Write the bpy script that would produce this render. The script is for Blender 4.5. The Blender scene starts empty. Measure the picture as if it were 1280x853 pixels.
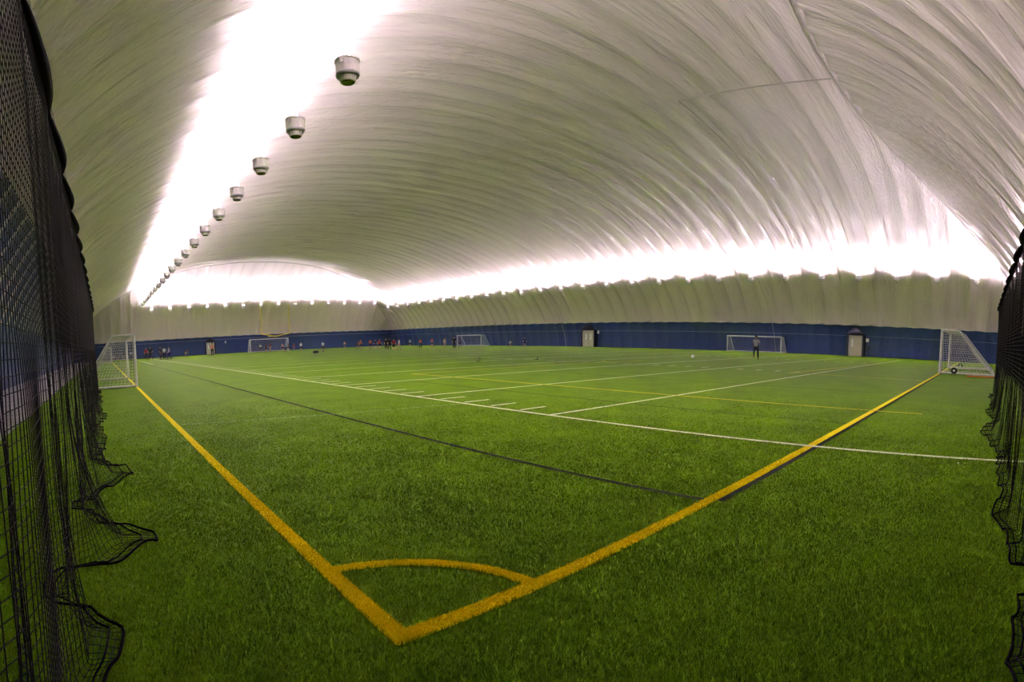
import bpy, bmesh, math, random
import numpy as np
from mathutils import Matrix, Vector, Euler
PI = math.pi
R = math.radians
SC = bpy.context.scene
COL = SC.collection
random.seed(7)
rng = np.random.default_rng(11)

# ------------------------------------------------------------------ camera
CAM_H = 1.5
F_PX, CX, CY = 700.7, 640.0, 483.6
YAW, PITCH, ROLL = R(41.74), R(-5.24), R(-0.644)
cam = bpy.data.cameras.new('camera')
cam.type = 'PANO'
cam.panorama_type = 'CENTRAL_CYLINDRICAL'
cam.central_cylindrical_range_u_min = -CX / F_PX
cam.central_cylindrical_range_u_max = (1280 - CX) / F_PX
cam.central_cylindrical_range_v_min = -(853 - CY) / F_PX
cam.central_cylindrical_range_v_max = CY / F_PX
cam.central_cylindrical_radius = 1.0
cam.clip_start = 0.01
cam.clip_end = 500
camo = bpy.data.objects.new('camera', cam)
COL.objects.link(camo)


def cam_dir(x, y, z):
    c, s = math.cos(ROLL), math.sin(ROLL)
    x, z = c * x - s * z, s * x + c * z
    c, s = math.cos(PITCH), math.sin(PITCH)
    y, z = c * y - s * z, s * y + c * z
    c, s = math.cos(YAW), math.sin(YAW)
    return Vector((c * x + s * y, -s * x + c * y, z))


rt, fw, up = cam_dir(1, 0, 0), cam_dir(0, 1, 0), cam_dir(0, 0, 1)
camo.matrix_world = Matrix(((rt.x, up.x, -fw.x, 0), (rt.y, up.y, -fw.y, 0), (rt.z, up.z, -fw.z, CAM_H), (0, 0, 0, 1)))
SC.camera = camo

# ------------------------------------------------------------------ world, exposure
w = bpy.data.worlds.new('night')
w.use_nodes = True
w.node_tree.nodes['Background'].inputs[0].default_value = (0.02, 0.025, 0.04, 1)
w.node_tree.nodes['Background'].inputs[1].default_value = 1.0
SC.world = w
SC.view_settings.view_transform = 'Standard'
SC.view_settings.look = 'None'
SC.view_settings.exposure = 1.0
SC.view_settings.gamma = 1.0
SC.view_settings.use_curve_mapping = False
try:
    SC.cycles.use_denoising = True
    SC.cycles.max_bounces = 10
    SC.cycles.diffuse_bounces = 6
    SC.cycles.sample_clamp_indirect = 12
except Exception:
    pass
LAMP_W = 1500.0          # each perimeter uplight
LAMP_COL = (1.0, 0.82, 0.95)


# ------------------------------------------------------------------ materials
def nodes_of(name):
    m = bpy.data.materials.new(name)
    m.use_nodes = True
    nt = m.node_tree
    return m, nt, nt.nodes['Principled BSDF']


def N(nt, kind, **kw):
    n = nt.nodes.new(kind)
    for k, v in kw.items():
        if k.startswith('i_'):
            n.inputs[k[2:].replace('_', ' ')].default_value = v
        else:
            setattr(n, k, v)
    return n


def mat(name, col, rough=0.6, spec=0.3, metal=0.0, var=0.12, scale=6.0, bump=0.0):
    m, nt, b = nodes_of(name)
    tc = N(nt, 'ShaderNodeTexCoord')
    no = N(nt, 'ShaderNodeTexNoise')
    no.inputs['Scale'].default_value = scale
    no.inputs['Detail'].default_value = 3
    nt.links.new(tc.outputs['Object'], no.inputs['Vector'])
    rp = N(nt, 'ShaderNodeValToRGB')
    rp.color_ramp.elements[0].position = 0.3
    rp.color_ramp.elements[1].position = 0.7
    rp.color_ramp.elements[0].color = tuple(c * (1 - var) for c in col) + (1,)
    rp.color_ramp.elements[1].color = tuple(min(1, c * (1 + var)) for c in col) + (1,)
    nt.links.new(no.outputs['Fac'], rp.inputs['Fac'])
    nt.links.new(rp.outputs['Color'], b.inputs['Base Color'])
    b.inputs['Roughness'].default_value = rough
    b.inputs['Specular IOR Level'].default_value = spec
    b.inputs['Metallic'].default_value = metal
    if bump:
        bm_ = N(nt, 'ShaderNodeBump')
        bm_.inputs['Strength'].default_value = bump
        bm_.inputs['Distance'].default_value = 0.02
        nt.links.new(no.outputs['Fac'], bm_.inputs['Height'])
        nt.links.new(bm_.outputs['Normal'], b.inputs['Normal'])
    return m


def fabric(name, col, scl, dist=0.05, rough=0.27, spec=0.6, fine=(1, 1, 1)):
    """coated vinyl with long shallow wrinkles; scl stretches the wrinkle noise"""
    m, nt, b = nodes_of(name)
    tc = N(nt, 'ShaderNodeTexCoord')
    mp = N(nt, 'ShaderNodeMapping')
    mp.inputs['Scale'].default_value = scl
    nt.links.new(tc.outputs['Object'], mp.inputs['Vector'])
    n1 = N(nt, 'ShaderNodeTexNoise')
    n1.inputs['Scale'].default_value = 1.0
    n1.inputs['Detail'].default_value = 5
    n1.inputs['Roughness'].default_value = 0.6
    n1.inputs['Distortion'].default_value = 0.6
    nt.links.new(mp.outputs['Vector'], n1.inputs['Vector'])
    mp2 = N(nt, 'ShaderNodeMapping')
    mp2.inputs['Scale'].default_value = fine
    mp2.inputs['Rotation'].default_value = (0.3, 0.2, 0.5)
    nt.links.new(tc.outputs['Object'], mp2.inputs['Vector'])
    n2 = N(nt, 'ShaderNodeTexNoise')
    n2.inputs['Scale'].default_value = 1.0
    n2.inputs['Detail'].default_value = 3
    nt.links.new(mp2.outputs['Vector'], n2.inputs['Vector'])
    n3 = N(nt, 'ShaderNodeTexNoise')        # where the fine crinkles gather
    n3.inputs['Scale'].default_value = 0.12
    nt.links.new(tc.outputs['Object'], n3.inputs['Vector'])
    mr = N(nt, 'ShaderNodeMapRange')
    mr.inputs['From Min'].default_value = 0.45
    mr.inputs['From Max'].default_value = 0.65
    nt.links.new(n3.outputs['Fac'], mr.inputs['Value'])
    mu = N(nt, 'ShaderNodeMath', operation='MULTIPLY')
    nt.links.new(n2.outputs['Fac'], mu.inputs[0])
    nt.links.new(mr.outputs['Result'], mu.inputs[1])
    ma = N(nt, 'ShaderNodeMath', operation='MULTIPLY_ADD')
    nt.links.new(mu.outputs[0], ma.inputs[0])
    ma.inputs[1].default_value = 0.6
    nt.links.new(n1.outputs['Fac'], ma.inputs[2])
    bp = N(nt, 'ShaderNodeBump')
    bp.inputs['Strength'].default_value = 1.0
    bp.inputs['Distance'].default_value = dist
    nt.links.new(ma.outputs[0], bp.inputs['Height'])
    nt.links.new(bp.outputs['Normal'], b.inputs['Normal'])
    b.inputs['Base Color'].default_value = tuple(col) + (1,)
    b.inputs['Roughness'].default_value = rough
    b.inputs['Specular IOR Level'].default_value = spec
    return m


CREAM = (0.78, 0.70, 0.685)
M = {}
M['vault'] = fabric('ceiling_vinyl_across', CREAM, (0.22, 2.6, 0.22), 0.24, fine=(2.5, 9, 2.5))
M['cap'] = fabric('ceiling_vinyl_lengthwise', CREAM, (2.6, 0.22, 0.22), 0.24, fine=(9, 2.5, 2.5))
M['blue'] = fabric('navy_wall_vinyl', (0.016, 0.036, 0.140), (0.7, 0.7, 0.4), 0.12, rough=0.38, spec=0.5)
M['seam'] = mat('seam_webbing', (0.44, 0.41, 0.38), 0.6)
M['trim'] = mat('cream_edge_tape', (0.66, 0.64, 0.58), 0.5)
M['white_metal'] = mat('white_painted_metal', (0.75, 0.76, 0.76), 0.4, 0.5)
M['white_cord'] = mat('white_cord', (0.72, 0.72, 0.72), 0.7)
M['lamp_white'] = mat('lamp_white_enamel', (0.78, 0.77, 0.74), 0.45, 0.4)
M['lamp_glass'] = mat('dark_lamp_base', (0.03, 0.045, 0.02), 0.25, 0.6)
M['black_net'] = mat('black_netting', (0.006, 0.006, 0.006), 0.7, 0.15)
M['black_web'] = mat('black_webbing', (0.005, 0.005, 0.006), 0.9, 0.04)
M['yellow_metal'] = mat('yellow_painted_metal', (0.75, 0.60, 0.06), 0.4, 0.5)
M['rubber'] = mat('black_rubber', (0.012, 0.012, 0.012), 0.7)
M['door_tan'] = mat('tan_door_paint', (0.52, 0.50, 0.40), 0.5)
M['door_pane'] = mat('door_window_glass', (0.85, 0.87, 0.88), 0.15, 0.6)
M['dark_frame'] = mat('dark_door_hood', (0.006, 0.008, 0.022), 0.6)
M['grey_box'] = mat('grey_box_paint', (0.42, 0.43, 0.46), 0.5)
M['concrete'] = mat('grey_concrete', (0.30, 0.30, 0.30), 0.8, var=0.2, scale=2.0)
M['orange'] = mat('orange_pad', (0.70, 0.24, 0.05), 0.6)
M['black_bag'] = mat('black_bag_cloth', (0.02, 0.02, 0.024), 0.7)
M['steel'] = mat('galvanised_steel', (0.35, 0.35, 0.36), 0.4, 0.5, 0.6)
M['red_cap'] = mat('red_plastic', (0.4, 0.03, 0.02), 0.5)

m, nt, b = nodes_of('lamp_element')
b.inputs['Emission Color'].default_value = LAMP_COL + (1,)
b.inputs['Emission Strength'].default_value = 30
M['lamp_glow'] = m


def grass_mat(name, fac_lo, fac_hi, attr=False, rough=0.6, trans=0.0):
    m, nt, b = nodes_of(name)
    tc = N(nt, 'ShaderNodeTexCoord')
    a = N(nt, 'ShaderNodeTexNoise')
    a.inputs['Scale'].default_value = 0.9
    a.inputs['Detail'].default_value = 6
    a.inputs['Roughness'].default_value = 0.65
    nt.links.new(tc.outputs['Object'], a.inputs['Vector'])
    f = N(nt, 'ShaderNodeTexNoise')
    f.inputs['Scale'].default_value = 28
    f.inputs['Detail'].default_value = 4
    f.inputs['Roughness'].default_value = 0.7
    nt.links.new(tc.outputs['Object'], f.inputs['Vector'])
    mx = N(nt, 'ShaderNodeMath', operation='MULTIPLY_ADD')
    nt.links.new(a.outputs['Fac'], mx.inputs[0])
    mx.inputs[1].default_value = 0.7
    mm = N(nt, 'ShaderNodeMath', operation='MULTIPLY')
    nt.links.new(f.outputs['Fac'], mm.inputs[0])
    mm.inputs[1].default_value = 0.5
    nt.links.new(mm.outputs[0], mx.inputs[2])
    last = mx.outputs[0]
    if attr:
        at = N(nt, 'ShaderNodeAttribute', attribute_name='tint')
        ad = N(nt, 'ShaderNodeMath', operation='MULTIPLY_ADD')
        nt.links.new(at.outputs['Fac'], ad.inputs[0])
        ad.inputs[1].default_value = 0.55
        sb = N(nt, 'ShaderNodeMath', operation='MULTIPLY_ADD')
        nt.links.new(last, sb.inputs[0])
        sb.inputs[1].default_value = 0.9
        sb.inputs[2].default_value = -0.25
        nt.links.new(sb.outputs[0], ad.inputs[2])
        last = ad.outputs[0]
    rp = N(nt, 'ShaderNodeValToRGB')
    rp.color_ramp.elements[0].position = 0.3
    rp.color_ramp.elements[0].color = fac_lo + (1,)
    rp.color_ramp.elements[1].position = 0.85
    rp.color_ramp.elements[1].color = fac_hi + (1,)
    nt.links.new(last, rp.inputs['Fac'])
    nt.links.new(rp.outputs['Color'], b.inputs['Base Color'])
    b.inputs['Roughness'].default_value = rough
    b.inputs['Specular IOR Level'].default_value = 0.03
    bp = N(nt, 'ShaderNodeBump')
    bp.inputs['Strength'].default_value = 0.6
    bp.inputs['Distance'].default_value = 0.02
    nt.links.new(f.outputs['Fac'], bp.inputs['Height'])
    if not attr:
        nt.links.new(bp.outputs['Normal'], b.inputs['Normal'])
    return m


M['turf'] = grass_mat('turf_surface', (0.060, 0.140, 0.002), (0.150, 0.285, 0.006))
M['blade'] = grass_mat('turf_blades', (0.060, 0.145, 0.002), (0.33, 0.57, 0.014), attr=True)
M['yellow'] = mat('yellow_turf', (1.0, 0.84, 0.008), 0.7, 0.1, var=0.06, scale=40, bump=0.5)
M['yellow_far'] = mat('yellow_green_turf', (0.62, 0.56, 0.02), 0.7, 0.1, var=0.15, scale=20)
M['white'] = mat('white_turf', (0.66, 0.74, 0.48), 0.7, 0.1, var=0.08, scale=40, bump=0.5)
M['white_faint'] = mat('worn_white_turf', (0.22, 0.36, 0.10), 0.7, 0.1, var=0.35, scale=9)
M['black_turf'] = mat('black_turf', (0.010, 0.018, 0.006), 0.8, 0.1, var=0.3, scale=40)
M['black_faint'] = mat('worn_black_turf', (0.045, 0.10, 0.010), 0.8, 0.1, var=0.2, scale=20)


# ------------------------------------------------------------------ helpers
def tag(o, label=None, cat=None, group=None, kind=None):
    if label:
        o['label'] = label
    if cat:
        o['category'] = cat
    if group:
        o['group'] = group
    if kind:
        o['kind'] = kind
    return o


def link(name, me, parent=None, mats=()):
    o = bpy.data.objects.new(name, me)
    COL.objects.link(o)
    if parent is not None:
        o.parent = parent
    for m_ in mats:
        me.materials.append(m_)
    return o


def obj(name, bm, m, parent=None, smooth=False):
    me = bpy.data.meshes.new(name)
    bm.normal_update()
    bm.to_mesh(me)
    bm.free()
    if smooth:
        me.polygons.foreach_set('use_smooth', [True] * len(me.polygons))
    return link(name, me, parent, [m])


def np_mesh(name, V, Fq, m, parent=None, smooth=False, tint=None):
    """V (n,3), Fq (k,3|4) -> object"""
    me = bpy.data.meshes.new(name)
    V = np.ascontiguousarray(V, dtype=np.float32)
    Fq = np.ascontiguousarray(Fq, dtype=np.int32)
    k = Fq.shape[1]
    me.vertices.add(len(V))
    me.vertices.foreach_set('co', V.ravel())
    me.loops.add(Fq.size)
    me.loops.foreach_set('vertex_index', Fq.ravel())
    me.polygons.add(len(Fq))
    me.polygons.foreach_set('loop_start', np.arange(0, Fq.size, k, dtype=np.int32))
    me.polygons.foreach_set('loop_total', np.full(len(Fq), k, dtype=np.int32))
    if smooth:
        me.polygons.foreach_set('use_smooth', np.ones(len(Fq), dtype=bool))
    me.update(calc_edges=True)
    if tint is not None:
        at = me.attributes.new('tint', 'FLOAT', 'POINT')
        at.data.foreach_set('value', tint.astype(np.float32))
    me.validate()
    return link(name, me, parent, [m])


def empty(name, loc, rz=0.0):
    o = bpy.data.objects.new(name, None)
    COL.objects.link(o)
    o.location = loc
    o.rotation_euler = (0, 0, rz)
    o.empty_display_size = 0.2
    return o


def children(o):
    return [c for c in list(COL.objects) if c.parent == o]


KIDS = {}


def copy_tree(o, parent=None, kids=None):
    c = o.copy()
    COL.objects.link(c)
    c.parent = parent
    for ch in (kids if kids is not None else children(o)):
        copy_tree(ch, c)
    return c


def add_box(bm, c, s, rz=0.0, rx=0.0):
    r = bmesh.ops.create_cube(bm, size=1.0)
    mtx = Matrix.Translation(c) @ Euler((rx, 0, rz)).to_matrix().to_4x4() @ Matrix.Diagonal((s[0], s[1], s[2], 1))
    bmesh.ops.transform(bm, matrix=mtx, verts=r['verts'])
    return r['verts']


def add_tube(bm, pts, r, seg=8, closed=False):
    pts = [Vector(p) for p in pts]
    n = len(pts)
    rings = []
    rr = r if isinstance(r, (list, tuple)) else [r] * n
    for i, p in enumerate(pts):
        if closed:
            d = pts[(i + 1) % n] - pts[i - 1]
        else:
            d = pts[min(i + 1, n - 1)] - pts[max(i - 1, 0)]
        d.normalize()
        a = Vector((0, 0, 1)) if abs(d.z) < 0.9 else Vector((1, 0, 0))
        u = d.cross(a).normalized()
        v = d.cross(u)
        rings.append([bm.verts.new(p + (u * math.cos(2 * PI * k / seg) + v * math.sin(2 * PI * k / seg)) * rr[i]) for k in range(seg)])
    m_ = n if closed else n - 1
    for i in range(m_):
        A, B = rings[i], rings[(i + 1) % n]
        for k in range(seg):
            bm.faces.new((A[k], A[(k + 1) % seg], B[(k + 1) % seg], B[k]))
    if not closed:
        bm.faces.new(rings[0][::-1])
        bm.faces.new(rings[-1])


def add_lathe(bm, prof, seg=24, c=(0, 0, 0)):
    rings = []
    for r, z in prof:
        rings.append([bm.verts.new((c[0] + r * math.cos(2 * PI * k / seg), c[1] + r * math.sin(2 * PI * k / seg), c[2] + z)) for k in range(seg)])
    for A, B in zip(rings, rings[1:]):
        for k in range(seg):
            bm.faces.new((A[k], A[(k + 1) % seg], B[(k + 1) % seg], B[k]))
    bm.faces.new(rings[0][::-1])
    bm.faces.new(rings[-1])


def strands(P0, P1, r, seg=3):
    """many straight cords as prisms: P0,P1 (n,3)"""
    d = P1 - P0
    L = np.linalg.norm(d, axis=1, keepdims=True) + 1e-9
    d = d / L
    a = np.where(np.abs(d[:, 2:3]) < 0.9, [[0, 0, 1.0]], [[1.0, 0, 0]])
    u = np.cross(d, a)
    u /= np.linalg.norm(u, axis=1, keepdims=True)
    v = np.cross(d, u)
    V = []
    for P in (P0, P1):
        for k in range(seg):
            t = 2 * PI * k / seg
            V.append(P + (u * math.cos(t) + v * math.sin(t)) * r)
    V = np.stack(V, 1)      # n, 2seg, 3
    n = len(P0)
    base = np.arange(n)[:, None] * (2 * seg)
    Fq = []
    for k in range(seg):
        k2 = (k + 1) % seg
        Fq.append(np.concatenate([base + k, base + k2, base + seg + k2, base + seg + k], 1))
    return V.reshape(-1, 3), np.concatenate(Fq, 0)


def grid_strands(G, r, seg=3, mask=None):
    """G (a,b,3) grid of knots -> cords along both directions"""
    P0 = np.concatenate([G[:-1].reshape(-1, 3), G[:, :-1].reshape(-1, 3)])
    P1 = np.concatenate([G[1:].reshape(-1, 3), G[:, 1:].reshape(-1, 3)])
    return strands(P0, P1, r, seg)


# ------------------------------------------------------------------ the dome
XC, HW, HT = 24.8, 29.8, 14.0      # centre line, half width, crown height
YN, YF = -4.5, 96.4                # near and far end walls
SP = 1.72                          # distance between ribs
LIN = 3.06                         # top of the navy liner


def vault_z(x):
    u = np.clip(np.abs((x - XC) / HW), 0, 1)
    return HT * np.sqrt(1 - u ** 2.3)


def vault_inset(z):                # half width at height z
    return HW * (1 - np.clip(z / HT, 0, 1) ** 2) ** (1 / 2.3)


def cap_d(z):                      # distance from the end wall at height z
    return 19 - 19 * (1 - np.clip(z / 15.5, 0, 1) ** 2) ** (1 / 1.6)


def cap_z(d):
    u = np.clip((19 - d) / 19, 0, 1)
    return 15.5 * np.sqrt(1 - u ** 1.6)


def rib(t):
    return np.abs(np.sin(PI * t / SP)) ** 0.85


def fold_amp(a, b):                # slow unevenness of the ribs
    return 0.75 + 0.25 * np.sin(a * 0.9 + 1.7 * np.sin(b * 0.13)) * np.sin(b * 0.31 + a * 0.4)


def vault_patch(sgn, z0, z1, amp, off=0.0, nz=None, full=False):
    """verts, faces of the long sides of the dome between heights z0 and z1 (full: over the crown)"""
    if full:
        zz = np.concatenate([np.linspace(z0, 9, 22), np.linspace(9, 12.5, 18)[1:], np.linspace(12.5, 13.75, 18)[1:], [13.8, 13.85, 13.9, 13.94, 13.97]])
        xs = vault_inset(zz)
        xm = np.linspace(xs[-1], -xs[-1], 40)[1:-1]
        X = np.concatenate([xs, xm, -xs[::-1]]) + XC
        Z = np.concatenate([zz, vault_z(xm + XC), zz[::-1]])
    else:
        Z = np.linspace(z0, z1, nz)
        X = XC + sgn * vault_inset(Z)
    n = len(X)
    dX, dZ = np.gradient(X), np.gradient(Z)
    L = np.hypot(dX, dZ)
    nx, nz_ = dZ / L, -dX / L
    if not full and sgn < 0:
        nx, nz_ = -nx, -nz_
    if full:
        s = np.sign(nz_[n // 2])
        nx, nz_ = nx * s, nz_ * s
    Y = np.arange(YN, YF + SP / 10, SP / 10)
    ya = YN + cap_d(Z)[:, None]
    yb = YF - cap_d(Z)[:, None]
    Yg = np.clip(Y[None, :], ya, yb)
    edge = np.clip(np.minimum(Yg - ya, yb - Yg) / 0.9, 0, 1)
    xi = np.arange(n)[:, None] * 0.15
    h = (rib(Yg) * fold_amp(Yg, xi * 3) - 0.35) * amp * edge + off
    V = np.stack([X[:, None] + nx[:, None] * h, Yg, np.maximum(Z[:, None] + nz_[:, None] * h, 0)], 2)
    return grid_faces(V)


def cap_patch(end, z0, z1, amp, off=0.0, nz=30):
    tt = np.linspace(1, 0, nz)
    Z = z1 - (z1 - z0) * tt ** (2.6 if z1 > 10 else 1)
    D = cap_d(Z)
    Y = YN + D if end == 0 else YF - D
    dY, dZ = np.gradient(Y), np.gradient(Z)
    L = np.hypot(dY, dZ)
    ny, nz_ = dZ / L, -dY / L
    if end == 0:
        ny, nz_ = -ny, -nz_
    nz_ = -nz_ if nz_[-1] < 0 else nz_
    ny = -np.abs(ny) if end == 0 else np.abs(ny)
    Xs = np.arange(XC - HW, XC + HW + SP / 10, SP / 10)
    hw = vault_inset(Z)[:, None]
    Xg = np.clip(Xs[None, :], XC - hw, XC + hw)
    edge = np.clip((hw - np.abs(Xg - XC)) / 0.9, 0, 1)
    h = (rib(Xg) * fold_amp(Xg, np.arange(nz)[:, None] * 0.4) - 0.35) * amp * edge + off
    V = np.stack([Xg, Y[:, None] + ny[:, None] * h, np.maximum(Z[:, None] + nz_[:, None] * h, 0)], 2)
    return grid_faces(V)


def grid_faces(V):
    a, b_ = V.shape[:2]
    idx = np.arange(a * b_).reshape(a, b_)
    Fq = np.stack([idx[:-1, :-1], idx[1:, :-1], idx[1:, 1:], idx[:-1, 1:]], 2).reshape(-1, 4)
    P = V.reshape(-1, 3)
    A, B, C_, D_ = (P[Fq[:, i]] for i in range(4))
    area = np.linalg.norm(np.cross(C_ - A, D_ - B), axis=1)
    return P, Fq[area > 1e-5]


ceil = tag(empty('ceiling', (0, 0, 0)), kind='structure')
V, Q = vault_patch(1, LIN, 0, 0.42, full=True)
np_mesh('vault_fabric', V, Q, M['vault'], ceil, smooth=True)
for e in (0, 1):
    V, Q = cap_patch(e, LIN, 14.0, 0.32, nz=80)
    np_mesh('end_fabric', V, Q, M['cap'], ceil, smooth=True)
# navy liners of the four sides, each a wall of the setting
V, Q = vault_patch(1, 0.0, LIN, 0.09, -0.06, nz=12)
wall_right = tag(np_mesh('wall_right', V, Q, M['blue'], smooth=True), kind='structure')
V, Q = vault_patch(-1, 0.0, 6.3, 0.10, -0.05, nz=24)
wall_left = tag(np_mesh('wall_left', V, Q, M['blue'], smooth=True), kind='structure')
V, Q = cap_patch(1, 0.0, LIN, 0.09, -0.06, nz=12)
wall_far = tag(np_mesh('wall_far', V, Q, M['blue'], smooth=True), kind='structure')
V, Q = cap_patch(0, 0.0, LIN, 0.09, -0.06, nz=12)
wall_near = tag(np_mesh('wall_near', V, Q, M['blue'], smooth=True), kind='structure')


def scallop(ax, fixed, a, b_, z, sag, r):
    pts = []
    t = a
    while t <= b_:
        dz = -sag * (1 - abs(math.sin(PI * t / SP)))
        pts.append((fixed, t, z + dz) if ax == 'y' else (t, fixed, z + dz))
        t += SP / 8
    return pts


bm = bmesh.new()
add_tube(bm, scallop('y', XC + float(vault_inset(LIN)) - 0.10, YN + 0.5, YF - 0.5, LIN + 0.02, 0.06, 0), 0.045, 6)
tag(obj('trim_1', bm, M['trim']), kind='structure')
bm = bmesh.new()
add_tube(bm, scallop('x', YF - float(cap_d(LIN)) - 0.10, XC - HW + 0.6, XC + HW - 0.6, LIN + 0.02, 0.06, 0), 0.045, 6)
tag(obj('trim_2', bm, M['trim']), kind='structure')
# pale welded seam running along the liner, and tall ropes down the right side
bm = bmesh.new()
add_tube(bm, [(XC + float(vault_inset(2.0)) - 0.13, y, 2.0) for y in (YN + 0.4, 20, 60, YF - 0.4)], 0.012, 5)
obj('liner_seam', bm, M['grey_box'], wall_right)
bm = bmesh.new()
add_tube(bm, [(x, YF - float(cap_d(2.5)) - 0.13, 2.5) for x in (XC - HW + 0.6, 20, XC + HW - 0.6)], 0.02, 5)
obj('liner_seam', bm, M['grey_box'], wall_far)


def on_vault(x, y, inw=0.12):
    return (x + (-0.6 * inw if x > XC else 0.6 * inw) * min(1, abs(x - XC) / HW), y, float(vault_z(x)) - inw)


def vault_line(y0, y1, x0, x1, n=40, inw=0.12):
    return [on_vault(x0 + (x1 - x0) * i / n, y0 + (y1 - y0) * i / n, inw) for i in range(n + 1)]


for args in ((8.0, 16.2, 26.6, 26.3), (16.2, 17.2, 26.3, 50.5)):
    bm = bmesh.new()
    add_tube(bm, vault_line(*args), 0.035, 6)
    obj('seam', bm, M['seam'], ceil)
# seam webbing over both hips
for e in (0, 1):
    bm = bmesh.new()
    pts = []
    for i in range(61):
        x = XC - 27.5 + 55 * i / 60
        z = float(vault_z(x))
        y = YN + float(cap_d(z)) if e == 0 else YF - float(cap_d(z))
        pts.append((x, y, z - 0.03))
    add_tube(bm, pts, 0.075, 6)
    obj('hip_seam', bm, M['seam'], ceil)
# two guy ropes lying down the right side of the shell
for y0 in (21.5, 50.5):
    bm = bmesh.new()
    pts = []
    for i in range(30):
        z = 8.5 - 8.4 * i / 29
        pts.append((XC + float(vault_inset(z)) - 0.16, y0 + 0.09 * (z - 3), z))
    add_tube(bm, pts, 0.02, 5)
    obj('seam', bm, M['seam'], ceil)
# crumpled pleats gathered in the far right corner
bm = bmesh.new()
for k in range(5):
    r0 = 0.8 + 0.62 * k
    pts = []
    for i in range(17):
        a = PI * i / 16
        dx = -r0 * 1.15 * math.cos(a)
        zz = 3.3 + r0 * 1.15 * math.sin(a)
        x = 53.2 + dx if dx < 0 else 53.2
        y = YF - float(cap_d(zz)) - 0.12
        if dx >= 0:
            y = y - dx * 1.3 - 0.4
            x = XC + float(vault_inset(zz)) - 0.15
        else:
            x = min(x, XC + float(vault_inset(zz)) - 0.3)
        pts.append((x, y, zz))
    add_tube(bm, pts, 0.07, 6)
obj('corner_pleats', bm, M['vault'], ceil, smooth=True)

# ------------------------------------------------------------------ floor and field markings
bm = bmesh.new()
bmesh.ops.create_grid(bm, x_segments=8, y_segments=8, size=0.5)
for v in bm.verts:
    v.co.x = -2.0 + (v.co.x + 0.5) * 57.0
    v.co.y = YN - 0.4 + (v.co.y + 0.5) * (YF - YN + 0.8)
floor = tag(obj('floor', bm, M['turf']), kind='structure')
bm = bmesh.new()
add_box(bm, (-3.7, (YN + YF) / 2, -0.01), (3.4, YF - YN + 0.8, 0.03))
walk = obj('walkway', bm, M['concrete'], floor)
tag(walk, 'grey concrete strip along the navy left wall')


def strip(name, pts, wd, z, m, label=None, closed=False):
    """flat inlaid line through pts, mitred"""
    P = [Vector((p[0], p[1], 0)) for p in pts]
    n = len(P)
    bm = bmesh.new()
    prev = None
    for i, p in enumerate(P):
        d = (P[min(i + 1, n - 1)] - P[max(i - 1, 0)]).normalized()
        s = Vector((-d.y, d.x, 0)) * wd / 2
        a, b_ = bm.verts.new((p.x + s.x, p.y + s.y, z)), bm.verts.new((p.x - s.x, p.y - s.y, z))
        if prev:
            bm.faces.new((prev[0], prev[1], b_, a))
        prev = (a, b_)
    o = obj(name, bm, m, floor)
    if label:
        o['label'] = label
    return o


YL_X, YR_Y, LW = 1.325, 2.335, 0.115       # centres of the yellow touch line and goal line
SIDE_X, Y0, YARD = 7.42, 7.29, 0.936
strip('touch_line', [(YL_X, YR_Y - LW / 2), (YL_X, 50), (YL_X, 95.2)], LW, 0.006, M['yellow'], 'yellow line running away along the left side of the field')
strip('goal_line', [(YL_X + LW / 2, YR_Y), (20, YR_Y), (53.5, YR_Y)], LW, 0.006, M['yellow'], 'yellow line running right from the near corner')
strip('corner_arc', [(YL_X + 0.93 * math.sin(R(a)), YR_Y + 0.93 * math.cos(R(a))) for a in range(3, 89, 5)], 0.09, 0.006, M['yellow'], 'yellow quarter circle at the near corner')
strip('black_line', [(4.43, YR_Y + 0.06), (4.43, 50), (4.43, 95)], 0.085, 0.004, M['black_turf'], 'black line between the yellow and white lines')
strip('black_line', [(4.47, YR_Y - LW / 2 - 0.035), (20, YR_Y - LW / 2 - 0.04), (29.6, YR_Y - LW / 2 - 0.04)], 0.085, 0.004, M['black_turf'], 'black line hugging the yellow goal line')
strip('sideline', [(SIDE_X, -3.8), (SIDE_X, 40), (SIDE_X, 86)], 0.10, 0.008, M['white'], 'white football sideline')
strip('sideline', [(4.95, 55.5), (4.98, 88)], 0.12, 0.008, M['white'], 'short white line left of the football sideline')
strip('cross_line', [(YL_X + 0.1, 10.75), (SIDE_X - 0.1, 9.95)], 0.06, 0.004, M['white_faint'], 'faint worn white line')
nyl = 0
for k in range(0, 85):
    y = Y0 + YARD * k
    if k % 5 == 0:
        strip('yard_line', [(SIDE_X, y), (48.4 if k == 0 else 51.5, y)], 0.10, 0.007, M['white'])
        nyl += 1
    else:
        strip('yard_tick', [(SIDE_X + 0.14, y), (SIDE_X + 0.86, y)], 0.09, 0.007, M['white'])
for k in range(1, 30):
    y = Y0 + YARD * k
    if k % 5:
        strip('hash_mark', [(23.45, y), (24.15, y)], 0.09, 0.007, M['white'])
        if k < 20:
            strip('hash_mark', [(37.6, y), (38.3, y)], 0.09, 0.007, M['white'])
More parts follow.
